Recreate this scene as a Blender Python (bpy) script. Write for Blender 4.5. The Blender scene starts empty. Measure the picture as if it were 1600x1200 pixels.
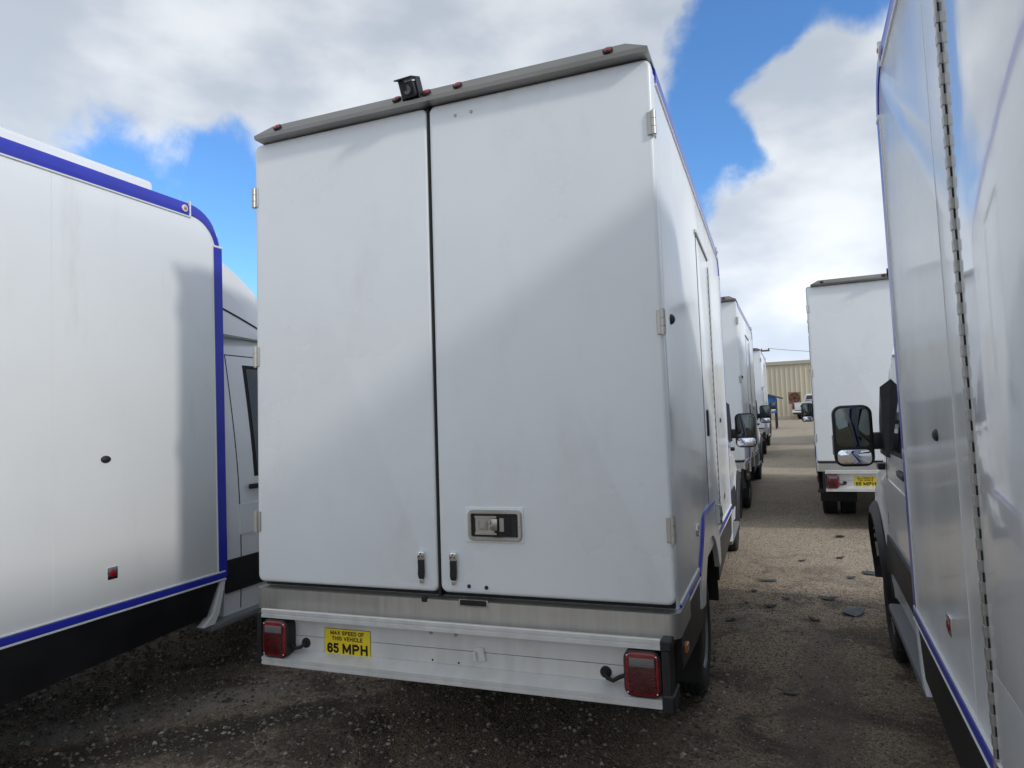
import bpy, bmesh, math, random
import numpy as np
from mathutils import Vector, Matrix
R = math.radians
random.seed(7); np.random.seed(7)
scene = bpy.context.scene
col = scene.collection

# ------------------------------------------------------------------ camera
cam_d = bpy.data.cameras.new('camera'); cam = bpy.data.objects.new('camera', cam_d); col.objects.link(cam)
cr = Vector((0.93288892, 0.35741905, -0.04438342)); cu = Vector((0.05477761, -0.01900478, 0.9983177)); cf = Vector((-0.35597427, 0.93375074, 0.03730791))
CAM = Vector((1.4488, -2.7604, 1.7333))
cam.matrix_world = Matrix(((cr.x, cu.x, -cf.x, CAM.x), (cr.y, cu.y, -cf.y, CAM.y), (cr.z, cu.z, -cf.z, CAM.z), (0, 0, 0, 1)))
cam_d.sensor_width = 36; cam_d.lens = 1063.23 * 36 / 1600
cam_d.clip_start = .05; cam_d.clip_end = 3000
scene.camera = cam
scene.render.resolution_x = 1024; scene.render.resolution_y = 768

# ------------------------------------------------------------------ light
SUN = Vector((1, -.30, .60)).normalized()          # direction towards the sun
sun_d = bpy.data.lights.new('sun', 'SUN'); sun_d.energy = 2.0; sun_d.angle = R(5); sun_d.color = (1, .95, .88)
sun = bpy.data.objects.new('sun', sun_d); col.objects.link(sun)
sun.rotation_euler = SUN.to_track_quat('Z', 'Y').to_euler()
elev = math.asin(SUN.z)
az = math.atan2(SUN.x, SUN.y)                      # clockwise from +Y

world = bpy.data.worlds.new('World'); scene.world = world; world.use_nodes = True
wt = world.node_tree; wn = wt.nodes; wl = wt.links; wn.clear()
def N(tree, typ, **kw):
    n = tree.nodes.new(typ)
    for k, v in kw.items():
        if k.startswith('i_'): n.inputs[k[2:].replace('_', ' ')].default_value = v
        else: setattr(n, k, v)
    return n
def math_n(tree, op, a, b=None, clamp=False):
    n = tree.nodes.new('ShaderNodeMath'); n.operation = op; n.use_clamp = clamp
    for i, v in enumerate((a, b)):
        if v is None: continue
        if isinstance(v, (int, float)): n.inputs[i].default_value = v
        else: tree.links.new(v, n.inputs[i])
    return n.outputs[0]
def maprange(tree, v, a, b, c=0., d=1., smooth=True):
    n = tree.nodes.new('ShaderNodeMapRange'); n.interpolation_type = 'SMOOTHSTEP' if smooth else 'LINEAR'
    tree.links.new(v, n.inputs['Value'])
    for k, x in (('From Min', a), ('From Max', b), ('To Min', c), ('To Max', d)): n.inputs[k].default_value = x
    return n.outputs[0]
def mixc(tree, fac, a, b, mode='MIX'):
    n = tree.nodes.new('ShaderNodeMix'); n.data_type = 'RGBA'; n.blend_type = mode
    for i, v in ((0, fac), (6, a), (7, b)):
        if isinstance(v, (int, float)): n.inputs[i].default_value = v
        elif isinstance(v, tuple): n.inputs[i].default_value = (*v[:3], 1)
        else: tree.links.new(v, n.inputs[i])
    return n.outputs[2]
sky = N(wt, 'ShaderNodeTexSky', sky_type='NISHITA', sun_disc=False, sun_elevation=elev, sun_rotation=az, altitude=0, air_density=1.0, dust_density=.4, ozone_density=2.2)
tc = wn.new('ShaderNodeTexCoord')
D = tc.outputs['Generated']
nw = N(wt, 'ShaderNodeTexNoise'); nw.inputs['Scale'].default_value = 6.5; nw.inputs['Detail'].default_value = 9; wl.new(D, nw.inputs['Vector'])
wc = N(wt, 'ShaderNodeVectorMath', operation='SUBTRACT'); wl.new(nw.outputs['Color'], wc.inputs[0]); wc.inputs[1].default_value = (.5, .5, .5)
ws_ = N(wt, 'ShaderNodeVectorMath', operation='SCALE'); wl.new(wc.outputs[0], ws_.inputs[0]); ws_.inputs['Scale'].default_value = .13
wd = N(wt, 'ShaderNodeVectorMath', operation='ADD'); wl.new(D, wd.inputs[0]); wl.new(ws_.outputs[0], wd.inputs[1])
wd2 = N(wt, 'ShaderNodeVectorMath', operation='NORMALIZE'); wl.new(wd.outputs[0], wd2.inputs[0])
nz = N(wt, 'ShaderNodeTexNoise'); nz.inputs['Scale'].default_value = 3.2; nz.inputs['Detail'].default_value = 9; nz.inputs['Roughness'].default_value = .6; nz.inputs['Distortion'].default_value = .25
wl.new(D, nz.inputs['Vector'])
cov = nz.outputs['Fac']
# where cloud banks (+) and clear gaps (-) lie in this sky: direction, angular radius in degrees, weight
banks = [((-.703, .552, .447), 16, .30), ((-.543, .69, .478), 13, .30), ((-.37, .791, .487), 14, .30), ((-.22, .844, .493), 10, .30), ((-.504, .753, .423), 9, .22),
         ((-.80, .45, .36), 13, .2), ((0.09, .916, .391), 5.5, .33), ((.031, .923, .383), 4, .2), ((.131, .936, .327), 6, .3), ((.047, .969, .25), 7, .3),
         ((-.05, .974, .20), 6, .3), ((.105, .981, .163), 10, .3), ((.0, .992, .124), 8, .3), ((.03, .998, .061), 9, .25),
         ((-.655, .70, .29), 10, -.36), ((-.70, .625, .335), 6, -.30), ((-.60, .74, .32), 6, -.26), ((-.64, .70, .35), 4, -.2), ((-.76, .56, .325), 5, -.3),
         ((-.055, .93, .365), 4.5, -.34), ((-.035, .89, .455), 4, -.36), ((-.055, .95, .30), 4, -.30), ((.06, .88, .475), 4.5, -.33), ((.15, .88, .45), 3.5, -.33),
         ((.0, .87, .50), 5, -.3), ((-.004, .94, .335), 2.6, -.2), ((.16, .93, .345), 2.2, -.25), ((-.08, .965, .27), 3, -.2),
         ((-.6, -.6, .5), 80, .2), ((-.3, .3, .9), 50, .15), ((.9, .1, .35), 60, .16)]
for c, rad, w in banks:
    c = Vector(c).normalized()
    dp = N(wt, 'ShaderNodeVectorMath', operation='DOT_PRODUCT'); wl.new(wd2.outputs[0], dp.inputs[0]); dp.inputs[1].default_value = c
    m = maprange(wt, dp.outputs['Value'], math.cos(R(rad * 1.35)), math.cos(R(rad * .35)), 0, w)
    cov = math_n(wt, 'ADD', cov, m)
nf = N(wt, 'ShaderNodeTexNoise'); nf.inputs['Scale'].default_value = 11; nf.inputs['Detail'].default_value = 10; nf.inputs['Roughness'].default_value = .62; nf.inputs['Distortion'].default_value = .5; wl.new(D, nf.inputs['Vector'])
cov = math_n(wt, 'ADD', cov, math_n(wt, 'MULTIPLY', math_n(wt, 'SUBTRACT', nf.outputs['Fac'], .5), .62))
mask = maprange(wt, math_n(wt, 'ADD', cov, .02), .36, .74, .0, 1)
nz2 = N(wt, 'ShaderNodeTexNoise'); nz2.inputs['Scale'].default_value = 4.5; nz2.inputs['Detail'].default_value = 7; nz2.inputs['Roughness'].default_value = .5
mp = N(wt, 'ShaderNodeMapping'); mp.inputs['Location'].default_value = (3.1, 1.7, .4); mp.inputs['Scale'].default_value = (1, 1, 2.0)
wl.new(D, mp.inputs['Vector']); wl.new(mp.outputs[0], nz2.inputs['Vector'])
thick = maprange(wt, nz2.outputs['Fac'], .33, .68)
ccol = mixc(wt, thick, (4.9, 5.5, 6.4), (7.9, 8.3, 8.8))
# clouds take part of the clear sky's own brightening towards the sun
bw = N(wt, 'ShaderNodeRGBToBW'); wl.new(sky.outputs[0], bw.inputs[0])
lift = math_n(wt, 'MINIMUM', math_n(wt, 'MULTIPLY', bw.outputs[0], .14), 1.6)
lift = math_n(wt, 'ADD', lift, .72)
cm = N(wt, 'ShaderNodeVectorMath', operation='SCALE'); wl.new(ccol, cm.inputs[0]); wl.new(lift, cm.inputs['Scale'])
sep = N(wt, 'ShaderNodeSeparateXYZ'); wl.new(D, sep.inputs[0])
tint = mixc(wt, 1.0, sky.outputs[0], (.95, 1.45, 1.95), 'MULTIPLY')
fin = mixc(wt, mask, tint, cm.outputs[0])
low = maprange(wt, sep.outputs['Z'], .0, .13, .55, 0)
fin = mixc(wt, low, fin, (5.6, 6.7, 8.2))
bg = N(wt, 'ShaderNodeBackground'); bg.inputs['Strength'].default_value = .15
wl.new(fin, bg.inputs['Color']); wo = wn.new('ShaderNodeOutputWorld'); wl.new(bg.outputs[0], wo.inputs[0])

scene.view_settings.view_transform = 'Standard'; scene.view_settings.look = 'None'
scene.view_settings.exposure = -0.5; scene.view_settings.gamma = 1; scene.view_settings.use_curve_mapping = False

# ------------------------------------------------------------------ materials
MAT = {}
def mat(name, base, rough=.5, metal=0., var=.0, vscale=3., vstretch=(1, 1, 1), bump=0., bscale=20., bstretch=(1, 1, 1), coat=0., spec=.5, dirt=None, emit=None, trans=0., rvar=0.):
    m = bpy.data.materials.new(name); m.use_nodes = True; t = m.node_tree; b = t.nodes['Principled BSDF']
    b.inputs['Roughness'].default_value = rough; b.inputs['Metallic'].default_value = metal
    b.inputs['Specular IOR Level'].default_value = spec
    b.inputs['Coat Weight'].default_value = coat; b.inputs['Coat Roughness'].default_value = .04
    b.inputs['Transmission Weight'].default_value = trans
    tc = t.nodes.new('ShaderNodeTexCoord'); out = None
    base_s = base
    if var or rvar:
        mp = N(t, 'ShaderNodeMapping'); mp.inputs['Scale'].default_value = vstretch; t.links.new(tc.outputs['Object'], mp.inputs[0])
        n = N(t, 'ShaderNodeTexNoise'); n.inputs['Scale'].default_value = vscale; n.inputs['Detail'].default_value = 6; t.links.new(mp.outputs[0], n.inputs['Vector'])
        f = maprange(t, n.outputs['Fac'], .3, .7)
        if var: base_s = mixc(t, f, tuple(c * (1 - var) for c in base), tuple(min(1, c * (1 + var * .5)) for c in base))
        if rvar: t.links.new(maprange(t, n.outputs['Fac'], .3, .7, rough - rvar, rough + rvar), b.inputs['Roughness'])
    if dirt:
        dc, ds, dlo, dhi, dst = dirt
        mp2 = N(t, 'ShaderNodeMapping'); mp2.inputs['Scale'].default_value = dst; t.links.new(tc.outputs['Object'], mp2.inputs[0])
        n2 = N(t, 'ShaderNodeTexNoise'); n2.inputs['Scale'].default_value = ds; n2.inputs['Detail'].default_value = 8; n2.inputs['Roughness'].default_value = .65; t.links.new(mp2.outputs[0], n2.inputs['Vector'])
        base_s = mixc(t, maprange(t, n2.outputs['Fac'], dlo, dhi), base_s, dc)
    if isinstance(base_s, tuple): b.inputs['Base Color'].default_value = (*base_s, 1)
    else: t.links.new(base_s, b.inputs['Base Color'])
    if name == 'white_fibreglass':       # road grime thrown up on the lowest part, rain streaks
        sz_ = N(t, 'ShaderNodeSeparateXYZ'); t.links.new(tc.outputs['Object'], sz_.inputs[0])
        mpg = N(t, 'ShaderNodeMapping'); mpg.inputs['Scale'].default_value = (14, 14, .9); t.links.new(tc.outputs['Object'], mpg.inputs[0])
        ng = N(t, 'ShaderNodeTexNoise'); ng.inputs['Scale'].default_value = 3; ng.inputs['Detail'].default_value = 6; t.links.new(mpg.outputs[0], ng.inputs['Vector'])
        base_s = mixc(t, math_n(t, 'MULTIPLY', maprange(t, ng.outputs['Fac'], .5, .8), .16), base_s, (.40, .39, .36))
        ns = N(t, 'ShaderNodeTexNoise'); ns.inputs['Scale'].default_value = 160; ns.inputs['Detail'].default_value = 2; t.links.new(tc.outputs['Object'], ns.inputs['Vector'])
        lowm = maprange(t, sz_.outputs['Z'], 1.35, .92)
        base_s = mixc(t, math_n(t, 'MULTIPLY', math_n(t, 'MULTIPLY', maprange(t, ns.outputs['Fac'], .55, .75), lowm), .35), base_s, (.30, .27, .23))
        vs_ = N(t, 'ShaderNodeTexVoronoi'); vs_.inputs['Scale'].default_value = 9; t.links.new(tc.outputs['Object'], vs_.inputs['Vector'])
        base_s = mixc(t, math_n(t, 'MULTIPLY', maprange(t, vs_.outputs['Distance'], .035, .012), .35), base_s, (.25, .24, .22))
    if bump:
        mp3 = N(t, 'ShaderNodeMapping'); mp3.inputs['Scale'].default_value = bstretch; t.links.new(tc.outputs['Object'], mp3.inputs[0])
        n3 = N(t, 'ShaderNodeTexNoise'); n3.inputs['Scale'].default_value = bscale; n3.inputs['Detail'].default_value = 3; t.links.new(mp3.outputs[0], n3.inputs['Vector'])
        bp = N(t, 'ShaderNodeBump'); bp.inputs['Strength'].default_value = 1; bp.inputs['Distance'].default_value = bump
        t.links.new(n3.outputs['Fac'], bp.inputs['Height']); t.links.new(bp.outputs[0], b.inputs['Normal'])
    if emit: b.inputs['Emission Color'].default_value = (*emit[:3], 1); b.inputs['Emission Strength'].default_value = emit[3]
    MAT[name] = m; return m
mat('white_fibreglass', (.80, .825, .835), .30, var=.035, vscale=1.3, bump=.0012, bscale=1.6, dirt=((.62, .62, .60), 3.5, .5, 1.0, (1, 1, .5)), rvar=.05)
mat('white_side_panel', (.79, .81, .815), .20, var=.02, vscale=2, bump=.0006, bscale=1.1, bstretch=(1, 1, .7), coat=.12, dirt=((.58, .57, .54), 5, .55, 1.0, (1, 1, .2)), rvar=.05)
mat('wavy_white_panel', (.77, .79, .81), .09, var=.02, vscale=2, bump=.0035, bscale=2.6, bstretch=(1, 1.3, .35), coat=.8)
mat('white_paint', (.80, .81, .815), .25, coat=.5, var=.03, vscale=3, bump=.0004, bscale=8)
mat('white_trim', (.72, .73, .73), .4)
mat('blue_trim', (.025, .035, .42), .33, var=.08, vscale=6, coat=.2)
mat('steel', (.50, .48, .44), .40, 1., var=.16, vscale=9, vstretch=(1, 1, .12), bump=.0004, bscale=90, bstretch=(1, 1, .05), dirt=((.20, .16, .12), 7, .62, .9, (1, 1, .2)), rvar=.1)
mat('dark_steel', (.33, .315, .29), .42, 1., var=.2, vscale=7, vstretch=(.3, 1, 1), dirt=((.14, .11, .08), 7, .6, .9, (.4, 1, 1)), rvar=.12)
mat('hinge_metal', (.46, .45, .42), .45, .7, var=.12, vscale=40)
mat('brushed_steel_strip', (.56, .54, .50), .42, .85, var=.05, vscale=60, vstretch=(1, 1, .04), dirt=((.42, .39, .34), 5, .62, .95, (1, 1, .15)), rvar=.04)
mat('aluminium', (.72, .72, .70), .5, .35, var=.06, vscale=16, vstretch=(1, 1, .15), dirt=((.30, .27, .22), 6, .58, .88, (1, 1, .3)), rvar=.08)
mat('black_plastic', (.016, .016, .018), .5, var=.3, vscale=20, bump=.0006, bscale=150)
mat('black_skirt', (.011, .011, .013), .42, var=.4, vscale=5, dirt=((.06, .055, .045), 6, .6, .9, (1, 1, .5)))
mat('rubber', (.012, .012, .012), .75)
mat('tyre_rubber', (.016, .0155, .015), .8, var=.4, vscale=25, bump=.004, bscale=55, dirt=((.07, .06, .045), 9, .55, .85, (1, 1, 1)))
mat('dark_metal', (.02, .019, .018), .7, dirt=((.05, .035, .022), 8, .55, .8, (1, 1, 1)))
mat('rim_metal', (.22, .22, .22), .45, .6, var=.2, vscale=15)
mat('red_lens', (.24, .006, .012), .15, coat=.6, bump=.003, bscale=120, var=.25, vscale=30)
mat('red_lens_inner', (.075, .003, .006), .15, coat=.6, bump=.003, bscale=160, var=.25, vscale=30)
mat('clear_lens', (.16, .15, .145), .18, coat=.6, bump=.003, bscale=160)
mat('amber_lens', (.55, .16, .02), .2, coat=.5)
mat('chrome', (.75, .75, .74), .12, 1.)
mat('yellow_vinyl', (.86, .64, .02), .35, var=.05, vscale=8, dirt=((.45, .33, .05), 22, .62, .9, (1, 1, 1)))
mat('black_print', (.012, .012, .012), .4)
mat('black_strap', (.01, .01, .011), .65, bump=.001, bscale=300)
mat('dark_glass', (.012, .016, .018), .04, coat=.6, spec=.8)
mat('mirror_glass', (.12, .135, .13), .03, 1.)
mat('mirror_glass_clear', (.80, .82, .84), .02, 1.)
mat('seam_dark', (.02, .02, .02), .7)
mat('step_grey', (.16, .165, .17), .6, bump=.002, bscale=60)
mat('shard_grey', (.055, .062, .07), .45, var=.3, vscale=12, bump=.002, bscale=30)
mat('shard_black', (.015, .015, .017), .5, bump=.002, bscale=30)
mat('shard_brown', (.10, .035, .022), .6)
mat('building_cream', (.56, .51, .385), .55, var=.06, vscale=.4, vstretch=(1, 1, .3))
mat('building_trim', (.42, .39, .31), .5)
mat('rust', (.17, .055, .03), .7, var=.4, vscale=6)
mat('tan_board', (.30, .21, .13), .7, var=.15, vscale=5)
mat('blue_tarp', (.02, .16, .55), .5, var=.1, vscale=3)
mat('roof_dark', (.05, .055, .065), .6)
mat('wood_pole', (.13, .09, .06), .8)

# ------------------------------------------------------------------ geometry helpers
class G:
    def __init__(s): s.v = []; s.f = []
    def add(s, vs, fs):
        o = len(s.v); s.v += [tuple(v) for v in vs]; s.f += [tuple(i + o for i in f) for f in fs]; return s
    def box(s, x0, x1, y0, y1, z0, z1, bev=0., seg=1):
        if not bev:
            return s.add([(x0, y0, z0), (x1, y0, z0), (x1, y1, z0), (x0, y1, z0), (x0, y0, z1), (x1, y0, z1), (x1, y1, z1), (x0, y1, z1)],
                         [(0, 3, 2, 1), (4, 5, 6, 7), (0, 1, 5, 4), (1, 2, 6, 5), (2, 3, 7, 6), (3, 0, 4, 7)])
        bm = bmesh.new(); bmesh.ops.create_cube(bm, size=1)
        for v in bm.verts: v.co = ((x0 + x1) / 2 + v.co.x * (x1 - x0), (y0 + y1) / 2 + v.co.y * (y1 - y0), (z0 + z1) / 2 + v.co.z * (z1 - z0))
        bmesh.ops.bevel(bm, geom=bm.edges[:], offset=bev, segments=seg, profile=.5, affect='EDGES')
        bm.verts.index_update(); s.add([v.co[:] for v in bm.verts], [[v.index for v in f.verts] for f in bm.faces]); bm.free(); return s
    def prism(s, poly, ax, a, b):
        def p(u, w, t): return {'x': (t, u, w), 'y': (u, t, w), 'z': (u, w, t)}[ax]
        n = len(poly); vs = [p(u, w, a) for u, w in poly] + [p(u, w, b) for u, w in poly]
        return s.add(vs, [tuple(range(n))[::-1], tuple(range(n, 2 * n))] + [(i, (i + 1) % n, n + (i + 1) % n, n + i) for i in range(n)])
    def rings(s, rings, cap0=True, cap1=True, closed=True):
        n = len(rings[0]); vs = [v for r in rings for v in r]; fs = []
        for k in range(len(rings) - 1):
            for i in range(n if closed else n - 1):
                j = (i + 1) % n; fs.append((k * n + i, k * n + j, (k + 1) * n + j, (k + 1) * n + i))
        if cap0: fs.append(tuple(range(n))[::-1])
        if cap1: fs.append(tuple(range((len(rings) - 1) * n, len(rings) * n)))
        return s.add(vs, fs)
    def tube(s, pts, r, n=10):
        pts = [Vector(p) for p in pts]; rg = []
        for i, p in enumerate(pts):
            t = (pts[min(i + 1, len(pts) - 1)] - pts[max(i - 1, 0)]).normalized()
            u = t.cross(Vector((0, 0, 1)) if abs(t.z) < .9 else Vector((1, 0, 0))).normalized(); w = t.cross(u)
            rr = r[i] if isinstance(r, (list, tuple)) else r
            rg.append([tuple(p + u * rr * math.cos(2 * math.pi * k / n) + w * rr * math.sin(2 * math.pi * k / n)) for k in range(n)])
        return s.rings(rg)
    def lathe(s, prof, c, ax, n=24):      # prof: (along axis, radius)
        rg = []
        for a, r in prof:
            ring = []
            for k in range(n):
                t = 2 * math.pi * k / n; u, w = r * math.cos(t), r * math.sin(t)
                ring.append({'x': (c[0] + a, c[1] + u, c[2] + w), 'y': (c[0] + u, c[1] + a, c[2] + w), 'z': (c[0] + u, c[1] + w, c[2] + a)}[ax])
            rg.append(ring)
        return s.rings(rg)
    def dome(s, c, ax, r, h, n=14):
        return s.lathe([(0, r), (h * .5, r * .9), (h * .85, r * .55), (h, r * .15)], c, ax, n)
def rr(x0, x1, z0, z1, r, n=6, ins=0.):
    x0 += ins; x1 -= ins; z0 += ins; z1 -= ins; r = max(r - ins, .0005); p = []
    for cx, cz, a in ((x1 - r, z1 - r, 0), (x0 + r, z1 - r, 90), (x0 + r, z0 + r, 180), (x1 - r, z0 + r, 270)):
        for k in range(n + 1):
            t = R(a + 90 * k / n); p.append((cx + r * math.cos(t), cz + r * math.sin(t)))
    return p
def slab(g, x0, x1, z0, z1, yb, yf, r, bev, ax='y', n=6, m=4):
    """rounded-rectangle plate from yb to yf (its front face), front edge rounded by bev"""
    sg = 1 if yf > yb else -1
    def P(u, w, t): return {'x': (t, u, w), 'y': (u, t, w), 'z': (u, w, t)}[ax]
    rg = [[P(u, w, yb) for u, w in rr(x0, x1, z0, z1, r, n)]]
    for k in range(m + 1):
        a = math.pi / 2 * k / m
        rg.append([P(u, w, yf - sg * bev * (1 - math.sin(a))) for u, w in rr(x0, x1, z0, z1, r, n, bev * (1 - math.cos(a)))])
    return g.rings(rg)
MESH = {}
def mesh(key, g, m, smooth=True, angle=32):
    if key and key in MESH: return MESH[key]
    if callable(g): g = g()
    me = bpy.data.meshes.new(key or 'mesh'); me.from_pydata(g.v, [], g.f)
    bm = bmesh.new(); bm.from_mesh(me); bmesh.ops.recalc_face_normals(bm, faces=bm.faces[:]); bm.to_mesh(me); bm.free()
    if smooth: me.shade_smooth(); me.set_sharp_from_angle(angle=R(angle))
    if m: me.materials.append(MAT[m])
    if key: MESH[key] = me
    return me
def link(name, me, parent=None, loc=None, rot=None, label=None):
    o = bpy.data.objects.new(name, me); col.objects.link(o)
    if parent: o.parent = parent
    if loc: o.location = loc
    if rot: o.rotation_euler = rot
    if label: o['label'] = label
    return o
def part(name, parent, g, m, key=None, loc=None, rot=None, label=None, smooth=True, angle=32):
    return link(name, mesh(key or None, g, m, smooth, angle), parent, loc, rot, label)
def thing(name, label, cat, loc=(0, 0, 0), rot=(0, 0, 0), group=None, order='XYZ'):
    o = bpy.data.objects.new(name, None); col.objects.link(o); o.location = loc; o.rotation_mode = order; o.rotation_euler = rot
    o['label'] = label; o['category'] = cat; o.empty_display_size = .3
    if group: o['group'] = group
    return o
def _arc(cx, cy, rx, ry, a0, a1, n=10): return [(cx + rx * math.cos(R(a0 + (a1 - a0) * k / n)), cy + ry * math.sin(R(a0 + (a1 - a0) * k / n))) for k in range(n + 1)]
def glyph(c):
    """strokes of a plain bold sans capital in a 0..w by 0..1 box, centre lines"""
    W = .56
    if c == 'M': return .74, [[(0, 0), (0, 1)], [(.74, 0), (.74, 1)], [(.02, 1), (.37, .12)], [(.72, 1), (.37, .12)]]
    if c == 'A': return .62, [[(0, 0), (.31, 1)], [(.62, 0), (.31, 1)], [(.12, .33), (.50, .33)]]
    if c == 'X': return .56, [[(0, 0), (.56, 1)], [(.56, 0), (0, 1)]]
    if c == 'V': return .60, [[(0, 1), (.30, 0)], [(.60, 1), (.30, 0)]]
    if c == 'S': return W, [_arc(.28, .74, .28, .26, 20, 270) + _arc(.28, .25, .28, .25, 90, -160)[1:]]
    if c == 'P': return W, [[(0, 0), (0, 1)], [(0, 1), (.28, 1)] + _arc(.28, .73, .28, .27, 90, -90) + [(0, .46)]]
    if c == 'R': return W, [[(0, 0), (0, 1)], [(0, 1), (.28, 1)] + _arc(.28, .74, .28, .26, 90, -90) + [(0, .48)], [(.28, .48), (.56, 0)]]
    if c == 'E': return .48, [[(0, 0), (0, 1)], [(0, 1), (.48, 1)], [(0, .52), (.42, .52)], [(0, 0), (.48, 0)]]
    if c == 'F': return .46, [[(0, 0), (0, 1)], [(0, 1), (.46, 1)], [(0, .52), (.40, .52)]]
    if c == 'D': return W, [[(0, 0), (0, 1)], [(0, 1), (.2, 1)] + _arc(.2, .64, .36, .36, 90, 0) + _arc(.2, .36, .36, .36, 0, -90) + [(0, 0)]]
    if c == 'O': return .6, [_arc(.3, .66, .3, .34, 0, 180) + _arc(.3, .34, .3, .34, 180, 360) + [(.6, .66)]]
    if c == 'C': return .58, [_arc(.3, .66, .3, .34, 12, 180) + _arc(.3, .34, .3, .34, 180, 348)]
    if c == 'T': return .54, [[(.27, 0), (.27, 1)], [(0, 1), (.54, 1)]]
    if c == 'H': return W, [[(0, 0), (0, 1)], [(W, 0), (W, 1)], [(0, .52), (W, .52)]]
    if c == 'I': return .0, [[(0, 0), (0, 1)]]
    if c == 'L': return .46, [[(0, 0), (0, 1)], [(0, 0), (.46, 0)]]
    if c == '6': return W, [_arc(.28, .72, .28, .28, 25, 180) + [(0, .28)], _arc(.28, .28, .28, .28, 0, 360, 18)]
    if c == '5': return W, [[(.50, 1), (.07, 1), (.03, .52)] + _arc(.27, .30, .28, .30, 125, -150, 14)]
def text_mesh(key, body, w, h, t):
    """flat lettering w wide, h high; t = stroke width as a share of the height"""
    if key in MESH: return MESH[key]
    x = 0; P_ = []
    for ch in body:
        if ch == ' ': x += .42; continue
        gw, st = glyph(ch)
        for q in st: P_.append([(x + a, b) for a, b in q])
        x += gw + t + .11
    x1 = x - t - .11; sx = (w - h * t) / x1; sy = h * (1 - t); th = h * t; g = G(); lay = 0
    for q in P_:
        pts = [((a - x1 / 2) * sx, (b - .5) * sy) for a, b in q]; L_ = []; R_ = []
        for i, p in enumerate(pts):
            a = pts[max(i - 1, 0)]; b = pts[min(i + 1, len(pts) - 1)]; d = Vector((b[0] - a[0], b[1] - a[1])).normalized()
            e = Vector((0, 0))
            if i == 0: e = -d * th * .5
            if i == len(pts) - 1: e = d * th * .5
            if len(pts) == 2 and abs(d.x) > .2 and abs(d.y) > .2: e *= .3
            c0 = Vector(p) + e; nrm = Vector((-d.y, d.x)) * th * .5
            if 0 < i < len(pts) - 1:
                d1 = (Vector(p) - Vector(a)).normalized(); nrm /= max(.6, abs(d1.dot(d)))
            L_.append(c0 + nrm); R_.append(c0 - nrm)
        y = -.00003 * (lay % 4); lay += 1; n = len(pts)
        g.add([(v.x, y, v.y) for v in L_] + [(v.x, y, v.y) for v in R_], [(i, i + 1, n + i + 1, n + i) for i in range(n - 1)])
    me = bpy.data.meshes.new(key); me.from_pydata(g.v, [], g.f); me.materials.append(MAT['black_print']); MESH[key] = me; return me

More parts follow.
